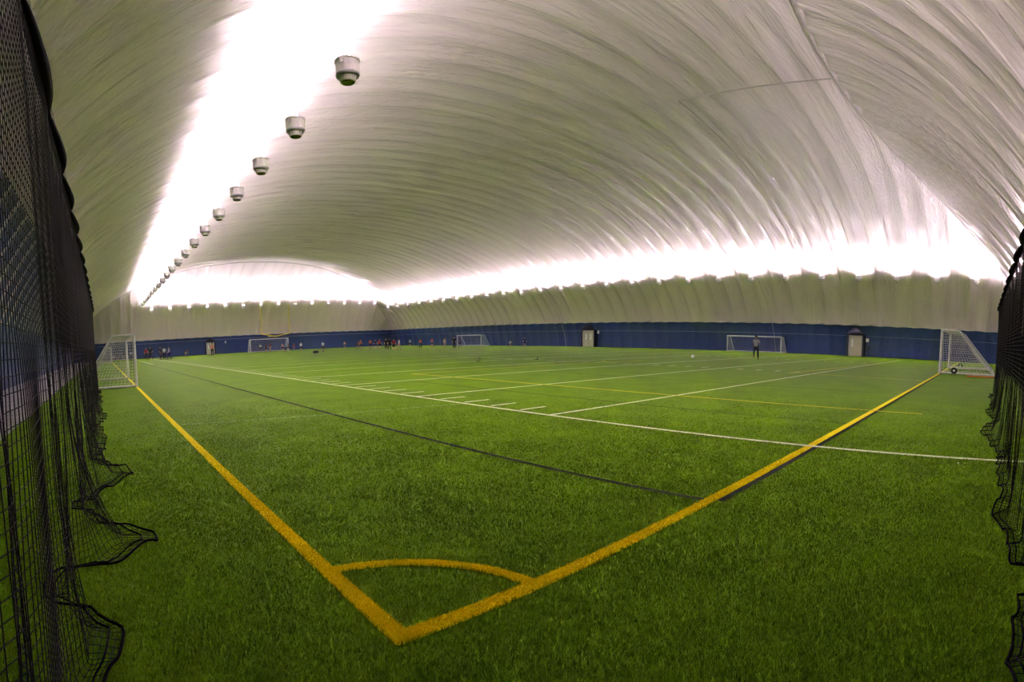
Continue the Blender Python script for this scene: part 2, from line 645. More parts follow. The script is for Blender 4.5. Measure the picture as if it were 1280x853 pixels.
# soccer and other sport markings
strip('penalty_line', [(11.9, 1.25), (11.95, 10), (12.0, 19.5)], 0.085, 0.009, M['yellow_far'], 'yellow line parallel to the touch line')
strip('penalty_line', [(22.9, 2.4), (23.0, 7.9)], 0.085, 0.009, M['yellow_far'])
strip('penalty_line', [(22.6, 8.2), (36.2, 7.35)], 0.10, 0.009, M['yellow_far'])
strip('penalty_line', [(12.0, 19.5), (24.5, 19.3)], 0.085, 0.009, M['yellow_far'])
strip('penalty_line', [(24.2, 19.2), (25.2, 20.4)], 0.12, 0.009, M['yellow_far'])
strip('penalty_line', [(24.2, 19.2), (27.2, 18.9)], 0.12, 0.009, M['yellow_far'])
strip('black_line', [(9.8, YR_Y), (9.9, 9), (10.0, 17)], 0.09, 0.004, M['black_faint'])
strip('black_line', [(16.2, YR_Y + 0.1), (16.2, 16)], 0.12, 0.004, M['black_faint'])
strip('midfield_line', [(YL_X, 66), (51, 66)], 0.12, 0.009, M['yellow_far'])
strip('midfield_line', [(20, 46), (44, 44)], 0.10, 0.009, M['yellow_far'])


# real turf fibres in the foreground
def blades(P, hgt, wid, name, m, parent=None, tint=None):
    n = len(P)
    th = rng.uniform(0, 2 * PI, n)
    lean = rng.uniform(0.1, 0.75, n)
    la = rng.uniform(0, 2 * PI, n)
    h = hgt * rng.uniform(0.6, 1.15, n)
    wv = wid * rng.uniform(0.7, 1.2, n)
    ux, uy = np.cos(th) * wv / 2, np.sin(th) * wv / 2
    dx, dy = np.cos(la) * lean * h, np.sin(la) * lean * h
    z0 = np.full(n, 0.002)
    a = np.stack([P[:, 0] - ux, P[:, 1] - uy, z0], 1)
    b_ = np.stack([P[:, 0] + ux, P[:, 1] + uy, z0], 1)
    c = np.stack([P[:, 0] + dx * 0.35 + ux * 0.8, P[:, 1] + dy * 0.35 + uy * 0.8, h * 0.6], 1)
    d = np.stack([P[:, 0] + dx * 0.35 - ux * 0.8, P[:, 1] + dy * 0.35 - uy * 0.8, h * 0.6], 1)
    e = np.stack([P[:, 0] + dx - ux * 0.25, P[:, 1] + dy - uy * 0.25, h * 0.95], 1)
    f = np.stack([P[:, 0] + dx + ux * 0.25, P[:, 1] + dy + uy * 0.25, h * 0.95], 1)
    V = np.stack([a, b_, c, d, f, e], 1).reshape(-1, 3)
    base = np.arange(n)[:, None] * 6
    Fq = np.concatenate([base + [[0, 1, 2, 3]], base + [[3, 2, 4, 5]]], 0)
    t = None
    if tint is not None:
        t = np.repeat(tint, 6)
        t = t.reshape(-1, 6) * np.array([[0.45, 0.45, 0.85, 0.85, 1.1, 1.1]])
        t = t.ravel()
    return np_mesh(name, V, Fq, m, parent, tint=t)


def in_lines(P, pad=0.0):
    x, y = P[:, 0], P[:, 1]
    hw = LW / 2 + pad
    yl = (np.abs(x - YL_X) < hw) & (y > YR_Y - hw)
    yr_ = (np.abs(y - YR_Y) < hw) & (x > YL_X - hw)
    rr = np.hypot(x - YL_X, y - YR_Y)
    arc = (np.abs(rr - 0.93) < 0.045 + pad) & (x > YL_X) & (y > YR_Y)
    return yl, yr_, arc


NB = 430000
r = 2.0 * np.exp(rng.uniform(0, math.log(17.0 / 2.0), NB))
az = rng.uniform(R(-14), R(98), NB)
P = np.stack([r * np.sin(az), r * np.cos(az)], 1)
yl, yr_, arc = in_lines(P, -0.004)
wl = (np.abs(P[:, 0] - SIDE_X) < 0.05)
bk = (np.abs(P[:, 0] - 4.43) < 0.045) & (P[:, 1] > YR_Y) | (np.abs(P[:, 1] - (YR_Y - LW / 2 - 0.04)) < 0.045) & (P[:, 0] > 4.45)
tk = (P[:, 0] > SIDE_X) & (P[:, 0] < SIDE_X + 0.9) & (np.abs(((P[:, 1] - Y0 + YARD / 2) % YARD) - YARD / 2) < 0.06) & (P[:, 1] > Y0 - 0.1)
keep = ~(yl | yr_ | arc | wl | bk | tk)
keep &= rng.uniform(0, 1, NB) < np.clip((17.5 - r) / 9.0, 0, 1)
Pg = P[keep]
rg = np.hypot(Pg[:, 0], Pg[:, 1])
fade = np.clip((16 - rg) / 10.0, 0.0, 1)
tg = np.clip(rng.normal(0.5, 0.22, len(Pg)), 0, 1)
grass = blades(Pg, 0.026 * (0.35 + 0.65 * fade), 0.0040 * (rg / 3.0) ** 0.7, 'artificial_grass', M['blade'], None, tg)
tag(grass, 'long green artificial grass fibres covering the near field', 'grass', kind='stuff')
# yellow fibres of the lines
NY = 26000
for nm, gen in (('touch_line', 0), ('goal_line', 1), ('corner_arc', 2)):
    if gen < 2:
        t = np.exp(rng.uniform(0, math.log(12), NY)) - 1
        s = rng.uniform(-LW / 2, LW / 2, NY)
        Py = np.stack([YL_X + s, YR_Y - LW / 2 + t], 1) if gen == 0 else np.stack([YL_X - LW / 2 + t, YR_Y + s], 1)
    else:
        a = rng.uniform(0.03, PI / 2 - 0.03, 9000)
        rr = 0.93 + rng.uniform(-0.045, 0.045, 9000)
        Py = np.stack([YL_X + rr * np.sin(a), YR_Y + rr * np.cos(a)], 1)
    rg = np.hypot(Py[:, 0], Py[:, 1])
    par = [c for c in COL.objects if c.name.startswith(nm)][0]
    blades(Py, 0.017 * np.clip((13 - rg) / 8, 0.2, 1), 0.005 * (rg / 3) ** 0.8, 'line_fibres', M['yellow'], par)

# ------------------------------------------------------------------ uplight lamps


def make_lamp():
    t = empty('hanging_uplight', (0, 0, 0))
    bm = bmesh.new()
    add_lathe(bm, [(0.27, -0.10), (0.275, -0.06), (0.275, 0.16), (0.295, 0.17), (0.295, 0.20), (0.25, 0.20)], 28)
    obj('housing', bm, M['lamp_white'], t, smooth=False)
    bm = bmesh.new()
    add_tube(bm, [(0.235 * math.cos(2 * PI * k / 24), 0.235 * math.sin(2 * PI * k / 24), -0.11) for k in range(24)], 0.045, 8, closed=True)
    obj('rim', bm, M['grey_box'], t, smooth=True)
    bm = bmesh.new()
    add_lathe(bm, [(0.165, -0.27), (0.185, -0.26), (0.20, -0.10), (0.20, -0.09)], 28)
    obj('base_cup', bm, M['lamp_white'], t)
    bm = bmesh.new()
    add_lathe(bm, [(0.14, -0.285), (0.16, -0.272), (0.16, -0.268)], 24)
    obj('base_plate', bm, M['lamp_glass'], t)
    bm = bmesh.new()
    add_lathe(bm, [(0.22, 0.201), (0.22, 0.212)], 24)
    obj('lens', bm, M['lamp_glow'], t)
    for s in (-1, 1):
        bm = bmesh.new()
        add_tube(bm, [(s * 0.25, 0, 0.18), (s * 0.02, 0, 0.62)], 0.014, 6)
        add_box(bm, (s * 0.285, 0, 0.12), (0.03, 0.09, 0.10))
        obj('bridle_strap', bm, M['white_cord'], t)
    bm = bmesh.new()
    add_lathe(bm, [(0.02, 0.60), (0.035, 0.62), (0.035, 0.66), (0.02, 0.68)], 12)
    obj('hook', bm, M['white_cord'], t)
    return t


lamp = make_lamp()
ll = bpy.data.lights.new('lamp_light', 'SPOT')
ll.energy = LAMP_W
ll.color = LAMP_COL
ll.spot_size = R(168)
ll.spot_blend = 0.7
ll.shadow_soft_size = 0.20
lc = ll.copy()                 # the ceiling row has deeper reflectors
lc.energy = LAMP_W * 3.2
lc.spot_size = R(78)
lc.spot_blend = 1.0
lw = ll.copy()                 # stray light past the reflector
lw.energy = LAMP_W * 0.85
lw.spot_size = R(160)
lw.spot_blend = 1.0
ll.energy = LAMP_W * 0.8
lr = ll.copy()
lr.energy = LAMP_W * 2.2
lr.spot_size = R(105)
lr.spot_blend = 1.0
lf = lr.copy()
lf.energy = LAMP_W * 0.55
lg = ll.copy()
lg.energy = LAMP_W * 0.45
rope_meshes = {}


def place_lamp(x, y, z, label, group, zf, spin=0.0, beams=None, scale=1.0, first=[True]):
    o = lamp if first[0] else copy_tree(lamp, None, LAMP_KIDS)
    first[0] = False
    o.location = (x, y, z)
    o.rotation_euler = (0, 0, spin)
    o.scale = (scale, scale, scale)
    tag(o, label, 'lamp', group)
    L = round(max(0.15, (zf - z) / scale - 0.62), 2)
    if L not in rope_meshes:
        bm = bmesh.new()
        add_tube(bm, [(0, 0, 0.64), (0, 0, 0.62 + L)], 0.012, 6)
        me = bpy.data.meshes.new('rope')
        bm.to_mesh(me)
        bm.free()
        me.materials.append(M['white_cord'])
        rope_meshes[L] = me
    rp = bpy.data.objects.new('rope', rope_meshes[L])
    COL.objects.link(rp)
    rp.parent = o
    for light, tx, ty in (beams or ((ll, 0, 0), (lr, 0, 0))):
        lo = bpy.data.objects.new('lamp_light', light)
        COL.objects.link(lo)
        lo.parent = o
        lo.location = (0, 0, 0.24)
        d = Vector((math.sin(tx), math.sin(ty), 1)).normalized()
        d.rotate(Euler((0, 0, -spin)))
        lo.rotation_euler = d.to_track_quat('-Z', 'Y').to_euler()
    return o


LAMP_KIDS = children(lamp)
ORD = ['nearest', 'second nearest', 'third nearest', 'fourth nearest', 'fifth nearest', 'sixth nearest', 'seventh nearest', 'eighth nearest', 'ninth nearest', 'tenth nearest']
k = 0
for i in range(-4, 20):
    y = 13.15 + 3.86 * i
    if i < 0:
        lab, grp = 'white uplight of the left row hanging behind the picture edge', 'uplights of the left row outside the picture'
    elif i < 9:
        lab, grp = 'white drum uplight on a rope, %s of the left ceiling row' % ORD[i], 'uplights hanging along the left side'
    else:
        lab, grp = 'tiny white uplight in the distant crowded end of the left ceiling row', 'far end of the left uplight row'
    place_lamp(6.42, y, 8.2 if i >= 0 else 8.8, lab, grp, float(vault_z(6.42)) + 0.05, spin=R(40), beams=((lc, R(10), 0), (lw, R(22), 0)), scale=1.1)
for i in range(-1, 26):
    y = 1.1 + 3.5 * i
    if i < 0:
        lab, grp = 'white uplight of the right row hidden behind the black net', 'uplights of the right row behind the net'
    elif i < 10:
        lab, grp = 'small white uplight above the navy right wall, %s of that row' % (['nearest the right net'] + ORD[1:])[i], 'uplights hanging along the right wall'
    else:
        lab, grp = 'distant white uplight in the far half of the right wall row', 'far half of the right uplight row'
    place_lamp(49.6, y, 7.2 - 0.35 * min(1, i / 14), lab, grp, float(vault_z(49.6)) + 0.05, spin=R(60), beams=((ll, 0, 0), (lr, R(22), 0)))
for i in range(14):
    x = 8.4 + 3.05 * i
    place_lamp(x, 90.6, 7.65, 'small white uplight in the row along the far end wall', 'uplights along the far end wall', float(cap_z(YF - 90.6)) + 0.05, beams=((lg, 0, 0), (lf, 0, R(28))))
for i in range(13):
    x = 8.4 + 3.4 * i
    place_lamp(x, -2.1, 6.4, 'white uplight of the near end row, outside the picture', 'uplights of the near end row', float(cap_z(2.4)) + 0.05, beams=((lc, 0, R(-8)), (lw, 0, 0)))


# ------------------------------------------------------------------ divider nets
def make_net(name, along, side, ztop, L0, L1, cell, spills, label, cat='net'):
    """curtain of square mesh. along: 'y' or 'x'; side: offset of the curtain; spills: (pos, width, reach)"""
    s = np.arange(L0, L1, cell)
    n = len(s)
    Ld = ztop + 0.22
    t = np.arange(0, Ld, cell)
    S, T = np.meshgrid(s, t, indexing='ij')
    reach = np.full(n, 0.03)
    for pos, wd, rc in spills:
        reach += rc * np.exp(-((s - pos) / wd) ** 2)
    reach += 0.03 * (1 + np.sin(s * 2.3 + 1)) * np.sin(s * 3.1)
    lowf = np.clip((T - 1.6) / (Ld - 1.6), 0, 1)
    # gathered folds get deeper towards the floor
    ph = 1.3 * np.sin(S * 1.7) + 0.6 * np.sin(S * 4.1 + 1.0)
    amp = (0.001 + 0.050 * lowf ** 0.7) * (0.7 + 0.3 * np.sin(S * 1.1))
    out = amp * np.sin(S * 14 + ph * 2 + 0.3 * np.sin(T * 2)) + (0.002 + 0.028 * lowf) * np.sin(S * 5.3 + 0.5 * T)
    out *= 1 - 0.65 * np.clip((T - (Ld - 1.0)) / 1.0, 0, 1)
    out += 0.035 * np.abs(np.sin(PI * S / 1.35)) * np.exp(-T / 0.25)
    tl = np.clip((T - (Ld - 1.5)) / 1.5, 0, 1)
    out += reach[:, None] * tl ** 2.2
    sl = S + (0.045 * lowf * np.cos(S * 14 + ph * 2)) + 0.10 * tl ** 2 * np.sin(S * 1.9 + 0.7)
    Z = ztop - T - 0.05 * np.abs(np.sin(PI * S / 1.35)) * np.exp(-T / 0.3)
    flat = 0.02 + 0.018 * (1 + np.sin(S * 13 + T * 9))
    Z = np.maximum(Z, flat)
    over = np.clip(T - (ztop - 0.03), 0, 1)
    out += over * 0.7 * np.sign(reach[:, None]) * 0.6
    if along == 'y':
        G = np.stack([side + out, sl, Z], 2)
    else:
        G = np.stack([sl, side + out, Z], 2)
    root = empty(name, (side, L0, 0) if along == 'y' else (L0, side, 0))
    off = np.array([side, L0, 0] if along == 'y' else [L0, side, 0], float)
    G = G - off
    tag(root, label, cat)
    V, Q = grid_strands(G, 0.0024, 3)
    np_mesh('mesh_panel', V, Q, M['black_net'], root)
    # hem rope on the floor
    bm = bmesh.new()
    add_tube(bm, [tuple(G[i, -1]) for i in range(0, n, 1)], 0.009, 5)
    add_tube(bm, [tuple(G[i, -3] + np.array([0, 0, 0.006])) for i in range(0, n, 2)], 0.006, 5)
    obj('hem_rope', bm, M['black_web'], root)
    # scalloped top binding, thick between hooks
    bm = bmesh.new()
    pts, rad = [], []
    for i in range(0, n, 2):
        f = abs(math.sin(PI * s[i] / 1.35))
        p = G[i, 0].copy()
        p[2] += 0.01
        pts.append(tuple(p))
        rad.append(0.016 + 0.036 * f ** 0.8)
    add_tube(bm, pts, rad, 8)
    obj('top_binding', bm, M['black_web'], root, smooth=True)
    # hooks
    kk = math.ceil(L0 / 1.35)
    while kk * 1.35 < L1 - 0.1:
        s0 = kk * 1.35
        i = min(n - 1, int((s0 - L0) / cell))
        p = G[i, 0]
        bm = bmesh.new()
        ring = [(p[0] + (0.028 * math.cos(a) if along == 'y' else 0), p[1] + (0.028 * math.cos(a) if along == 'x' else 0), p[2] + 0.045 + 0.04 * math.sin(a)) for a in [2 * PI * q / 14 for q in range(14)]]
        add_tube(bm, ring, 0.006, 6, closed=True)
        obj('snap_hook', bm, M['steel'], root)
        kk += 1
    # carrying cable
    bm = bmesh.new()
    if along == 'y':
        add_tube(bm, [(0.03, 0, ztop + 0.07), (0.03, L1 - L0, ztop + 0.07)], 0.005, 6)
    else:
        add_tube(bm, [(0, 0.03, ztop + 0.07), (L1 - L0, 0.03, ztop + 0.07)], 0.005, 6)
    obj('cable', bm, M['steel'], root)
    return root


make_net('divider_net', 'y', -0.27, 3.2, 0.9, 22.2, 0.05, [(4.25, 0.45, 0.50), (6.7, 0.55, 0.42), (3.45, 0.3, -0.12), (2.85, 0.22, 0.14), (9.5, 0.8, 0.12), (13, 1, 0.15)],
         'tall black mesh divider curtain hanging at the left edge, hem spilling onto the turf')
make_net('divider_net', 'x', -0.38, 2.75, 1.2, 18.0, 0.05, [(5.2, 0.5, 0.12), (9.8, 0.8, 0.25), (13, 1, 0.15)],
         'black mesh divider curtain at the right edge, beyond the white goal')


# ------------------------------------------------------------------ goals
def make_goal(wd, ht, d_top, d_base, rad, cell, netr, wheel=False, name='soccer_goal'):
    t = empty(name, (0, 0, 0))
    h = wd / 2
    for s in (-1, 1):
        bm = bmesh.new()
        add_tube(bm, [(s * h, 0, 0), (s * h, 0, ht)], rad, 12)
        obj('post', bm, M['white_metal'], t)
    bm = bmesh.new()
    add_tube(bm, [(-h - rad, 0, ht), (h + rad, 0, ht)], rad, 12)
    obj('crossbar', bm, M['white_metal'], t)
    for s in (-1, 1):
        bm = bmesh.new()
        add_tube(bm, [(s * h, 0, ht), (s * h, d_top, ht - 0.02), (s * h, d_base, 0.06)], rad * 0.6, 8)
        obj('side_stay', bm, M['white_metal'], t)
        bm = bmesh.new()
        add_tube(bm, [(s * h, 0, 0.05), (s * h, d_base, 0.05)], rad * 0.75, 8)
        obj('base_bar', bm, M['white_metal'], t)
    bm = bmesh.new()
    add_tube(bm, [(-h, d_base, 0.05), (h, d_base, 0.05)], rad * 0.75, 8)
    obj('rear_bar', bm, M['white_metal'], t)
    bm = bmesh.new()
    add_tube(bm, [(-h, d_top, ht - 0.02), (h, d_top, ht - 0.02)], rad * 0.4, 8)
    obj('top_rail', bm, M['white_metal'], t)
    # net: roof, sloped back, two sides
    Vs, Qs, o_ = [], [], 0
    path = [(0.0, ht)]
    n1 = max(2, int(d_top / cell))
    n2 = max(3, int(math.hypot(d_base - d_top, ht) / cell))
    for i in range(1, n1 + 1):
        path.append((d_top * i / n1, ht - 0.02 * i / n1))
    for i in range(1, n2 + 1):
        f = i / n2
        path.append((d_top + (d_base - d_top) * f - 0.10 * math.sin(PI * f), ht - 0.02 - (ht - 0.08) * f - 0.12 * math.sin(PI * f)))
    xs = np.linspace(-h, h, int(wd / cell) + 1)
    G = np.array([[(x, p[0], p[1]) for p in path] for x in xs])
    V, Q = grid_strands(G, netr)
    Vs.append(V); Qs.append(Q); o_ += len(V)
    for s in (-1, 1):
        zs = np.linspace(0.05, ht, int(ht / cell) + 1)
        G = []
        for z in zs:
            f = (z - 0.06) / (ht - 0.08)
            dd = d_base + (d_top - d_base) * min(max(f, 0), 1)
            G.append([(s * h, dd * k / 14, z) for k in range(15)])
        V, Q = grid_strands(np.array(G), netr)
        Vs.append(V); Qs.append(Q + o_); o_ += len(V)
    np_mesh('goal_net', np.concatenate(Vs), np.concatenate(Qs), M['white_cord'], t)
    if wheel:
        for s in (-1, 1):
            bm = bmesh.new()
            add_tube(bm, [(s * (h + 0.10) , 0.75 + 0.12 * math.cos(a), 0.19 + 0.12 * math.sin(a)) for a in [2 * PI * k / 20 for k in range(20)]], 0.055, 8, closed=True)
            w_ = obj('wheel', bm, M['rubber'], t, smooth=True)
            w_['label'] = 'black rubber wheel'
            bm = bmesh.new()
            add_tube(bm, [(s * (h - 0.05), 0.75, 0.19), (s * (h + 0.15), 0.75, 0.19)], 0.05, 10)
            obj('hub', bm, M['white_metal'], w_)
    return t


g = make_goal(7.3, 2.32, 0.95, 2.9, 0.075, 0.12, 0.009, wheel=True)
g.location = (33.6, YR_Y, 0)
g.rotation_euler = (0, 0, PI)
tag(g, 'white wheeled soccer goal with sloping net at the right end of the yellow line', 'soccer goal')
g = make_goal(7.3, 2.15, 0.9, 2.3, 0.06, 0.12, 0.007)
g.location = (YL_X, 26.6, 0)
g.rotation_euler = (0, 0, PI / 2)
tag(g, 'soccer goal standing on the left yellow line beside the black net', 'soccer goal')
g2 = copy_tree(g)
g2.location = (YL_X - 0.1, 78, 0)
tag(g2, 'small distant soccer goal behind the one on the left yellow line', 'soccer goal')
g = make_goal(6.8, 2.15, 0.8, 1.8, 0.07, 0.2, 0.006)
g.location = (28.4, 92.4, 0)
tag(g, 'white soccer goal at the far end below the yellow goalpost', 'soccer goal')
g = make_goal(5.9, 1.6, 0.7, 1.6, 0.06, 0.16, 0.004)
g.location = (52.0, 22.7, 0)
g.rotation_euler = (0, 0, -PI / 2)
tag(g, 'low white soccer goal against the right wall behind the running grey shirted player', 'soccer goal')
g2 = copy_tree(g)
g2.location = (51.6, 67.5, 0)
tag(g2, 'low white soccer goal against the far part of the right wall', 'soccer goal')

# yellow football goalpost on the far wall
t = tag(empty('football_goalpost', (29.3, 91.4, 0)), 'yellow football goalpost with tall uprights mounted at the far wall', 'goalpost')
for s in (-1, 1):
    bm = bmesh.new()
    add_tube(bm, [(s * 2.5, 0, 3.0), (s * 2.5, 0, 7.9)], 0.07, 8)
    obj('upright', bm, M['yellow_metal'], t)
bm = bmesh.new()
add_tube(bm, [(-2.55, 0, 3.0), (0, 0, 2.55), (2.55, 0, 3.0)], 0.085, 8)
obj('crossbar', bm, M['yellow_metal'], t)
bm = bmesh.new()
add_tube(bm, [(0, 0.0, 2.55), (0, 1.5, 2.6), (0, 4.4, 2.6)], 0.09, 8)
obj('support', bm, M['yellow_metal'], t)

# ------------------------------------------------------------------ doors


def make_door(n, loc, rz, wd, double=False):
    t = tag(empty('door_%d' % n, loc, rz), kind='structure')       # local +y points into the hall
    for s in (-1, 1):
        bm = bmesh.new()
        add_box(bm, (s * (wd / 2 + 0.05), 0.0, 1.04), (0.10, 0.5, 2.08))
        obj('door_frame', bm, M['door_tan'] if double else M['grey_box'], t)
    bm = bmesh.new()
    add_box(bm, (0, 0.0, 2.11), (wd + 0.2, 0.5, 0.08))
    obj('door_frame', bm, M['dark_frame'], t)
    leaves = [(-wd / 4, wd / 2), (wd / 4, wd / 2)] if double else [(0, wd)]
    for cx_, ww in leaves:
        bm = bmesh.new()
        add_box(bm, (cx_, 0.16, 1.03), (ww - 0.03, 0.05, 2.04))
        lf = obj('door_leaf', bm, M['door_tan'], t)
        bm = bmesh.new()
        px = cx_ - 0.02 if double else cx_ + ww * 0.28
        add_box(bm, (px, 0.19, 1.30), (0.22, 0.02, 0.75))
        obj('window_pane', bm, M['door_pane'], lf)
        bm = bmesh.new()
        add_box(bm, (cx_ + (ww / 2 - 0.1) * (1 if cx_ <= 0 else -1), 0.20, 1.0), (0.10, 0.05, 0.06))
        obj('push_bar', bm, M['steel'], lf)
    # gathered dark hood of shell fabric over the airlock
    bm = bmesh.new()
    K = 9
    rows = []
    for i in range(K):
        a = PI * i / (K - 1)
        rows.append([])
        for j in range(6):
            f = j / 5
            rr = (wd / 2 + 0.30) * math.cos(f * PI / 2 * 0.85)
            rows[-1].append(bm.verts.new((rr * math.cos(a), 0.34 - 0.25 * f + 0.12 * math.sin(a) * (1 - f), 2.08 + 0.12 * math.sin(a) + 0.70 * math.sin(f * PI / 2) * (0.45 + 0.55 * math.sin(a)))))
    for i in range(K - 1):
        for j in range(5):
            bm.faces.new((rows[i][j], rows[i + 1][j], rows[i + 1][j + 1], rows[i][j + 1]))
    h_ = obj('hood', bm, M['dark_frame'], t, smooth=True)
    sd = h_.modifiers.new('thick', 'SOLIDIFY')
    sd.thickness = 0.03
    for s in (-1, 1):
        bm = bmesh.new()
        add_box(bm, (s * (wd / 2 + 0.22), -0.02, 1.05), (0.22, 0.5, 2.1))
        obj('side_flap', bm, M['dark_frame'], t)
    return t


make_door(1, (54.05, 45.9, 0), PI / 2, 1.55, double=True)
make_door(2, (54.05, 12.65, 0), PI / 2, 1.15)
make_door(3, (18.7, 95.95, 0), PI, 1.2)


def wall_item(name, loc, size, m, label, cat, group=None):
    bm = bmesh.new()
    add_box(bm, (0, 0, 0), size)
    bmesh.ops.bevel(bm, geom=bm.edges[:], offset=0.02, segments=2, affect='EDGES')
    o = obj(name, bm, m)
    o.location = loc
    return tag(o, label, cat, group)


c1 = wall_item('control_box', (54.1, 11.5, 1.62), (0.16, 0.36, 0.42), M['grey_box'], 'grey box on the wall right of the single tan door', 'control box')
bm = bmesh.new()
add_box(bm, (-0.09, 0, 0.02), (0.02, 0.22, 0.2))
obj('box_cover', bm, M['white_metal'], c1)
wall_item('alarm_box', (54.1, 11.45, 0.85), (0.14, 0.28, 0.34), M['rubber'], 'dark box below the grey box beside the single tan door', 'alarm box')
wall_item('sign_plate', (54.0, 44.4, 1.85), (0.05, 0.34, 0.40), M['white_metal'], 'small pale plate right of the double tan doors', 'sign')
wall_item('sign_plate', (21.4, 95.6, 2.0), (0.30, 0.05, 0.42), M['grey_box'], 'small pale plate on the far navy wall right of the tan door', 'sign')

# ------------------------------------------------------------------ small things on the turf
bm = bmesh.new()
bmesh.ops.create_icosphere(bm, subdivisions=3, radius=0.11)
ball = obj('soccer_ball', bm, M['white_metal'], smooth=True)
ball.location = (32.9, 18.8, 0.115)
tag(ball, 'white soccer ball lying alone left of the running player', 'ball')
bm = bmesh.new()
bmesh.ops.create_icosphere(bm, subdivisions=2, radius=0.009)
for v in bm.verts:
    v.co.x *= 1.5 + 0.3 * math.sin(v.co.y * 900)
    v.co.z *= 0.7
lit = obj('paper_scrap', bm, M['white_metal'])
lit.location = (6.99, 0.25, 0.03)
tag(lit, 'tiny white scrap on the turf below the white line at right', 'scrap')
bm = bmesh.new()
add_box(bm, (0, 0, 0.03), (0.45, 1.4, 0.06), rz=0.1)
bmesh.ops.bevel(bm, geom=bm.edges[:], offset=0.015, segments=2, affect='EDGES')
pad = obj('turf_pad', bm, M['orange'])
pad.location = (28.2, 0.15, 0)
tag(pad, 'flat orange pad lying in front of the right soccer goal base', 'pad')
for nm, loc, lab in (('hurdle', (20.3, 25.6, 0), 'low dark training hurdle in midfield, the left of two'), ('hurdle', (23.9, 24.4, 0), 'low dark training hurdle in midfield, the right of two')):
    t = tag(empty(nm, loc, 0.7), lab, 'hurdle')
    bm = bmesh.new()
    add_tube(bm, [(-0.22, 0, 0.17), (0.22, 0, 0.17)], 0.014, 6)
    obj('bar', bm, M['rubber'], t)
    for s in (-1, 1):
        bm = bmesh.new()
        add_tube(bm, [(s * 0.22, 0, 0.17), (s * 0.22, 0.0, 0.015), (s * 0.22, 0.16, 0.015)], 0.012, 6)
        obj('foot', bm, M['rubber'], t)
# black duffel bag far away
t = tag(empty('duffel_bag', (24.6, 61.6, 0), 0.4), 'black duffel bag lying on the turf left of the white shirted distant player', 'bag')
bm = bmesh.new()
add_tube(bm, [(-0.42, 0, 0.14), (-0.36, 0, 0.15), (-0.1, 0, 0.16), (0.2, 0, 0.15), (0.36, 0, 0.15), (0.42, 0, 0.14)], [0.06, 0.13, 0.15, 0.14, 0.13, 0.06], 14)
obj('body', bm, M['black_bag'], t, smooth=True)
bm = bmesh.new()
add_tube(bm, [(-0.18, 0.05, 0.28), (-0.1, 0.08, 0.36), (0.1, 0.08, 0.36), (0.18, 0.05, 0.28)], 0.012, 6)
obj('handle', bm, M['rubber'], t)

# ------------------------------------------------------------------ people
CLOTH = {
    'red': (0.42, 0.03, 0.03), 'orange_red': (0.60, 0.13, 0.06), 'black': (0.015, 0.015, 0.02), 'white': (0.62, 0.64, 0.66),
    'grey': (0.30, 0.31, 0.30), 'dark_red': (0.16, 0.015, 0.03), 'navy': (0.02, 0.025, 0.09), 'light_blue': (0.36, 0.42, 0.58),
    'pink_orange': (0.72, 0.30, 0.20), 'tan': (0.45, 0.34, 0.16), 'khaki': (0.34, 0.28, 0.19), 'purple': (0.14, 0.12, 0.25),
    'dark_green': (0.03, 0.06, 0.03), 'mint': (0.50, 0.60, 0.56)}
CM = {k_: mat('cloth_' + k_, v_, 0.8, 0.15, var=0.15, scale=9) for k_, v_ in CLOTH.items()}
SKIN = [mat('skin_light', (0.55, 0.33, 0.24), 0.55), mat('skin_brown', (0.26, 0.14, 0.09), 0.55)]
HAIR = [mat('hair_dark', (0.03, 0.02, 0.015), 0.6), mat('hair_brown', (0.13, 0.07, 0.035), 0.6)]


def skin_mesh(name, verts, edges, radii, root_i=0, sub=1):
    me = bpy.data.meshes.new(name)
    me.from_pydata(verts, edges, [])
    o = bpy.data.objects.new(name, me)
    COL.objects.link(o)
    o.modifiers.new('s', 'SKIN')
    for i, v in enumerate(me.skin_vertices[0].data):
        rr = radii[i]
        v.radius = rr if isinstance(rr, tuple) else (rr, rr)
        v.use_root = (i == root_i)
    ss = o.modifiers.new('u', 'SUBSURF')
    ss.levels = sub
    ss.render_levels = sub
    dg = bpy.context.evaluated_depsgraph_get()
    out = bpy.data.meshes.new_from_object(o.evaluated_get(dg))
    out.name = name
    bpy.data.objects.remove(o)
    out.polygons.foreach_set('use_smooth', [True] * len(out.polygons))
    return out


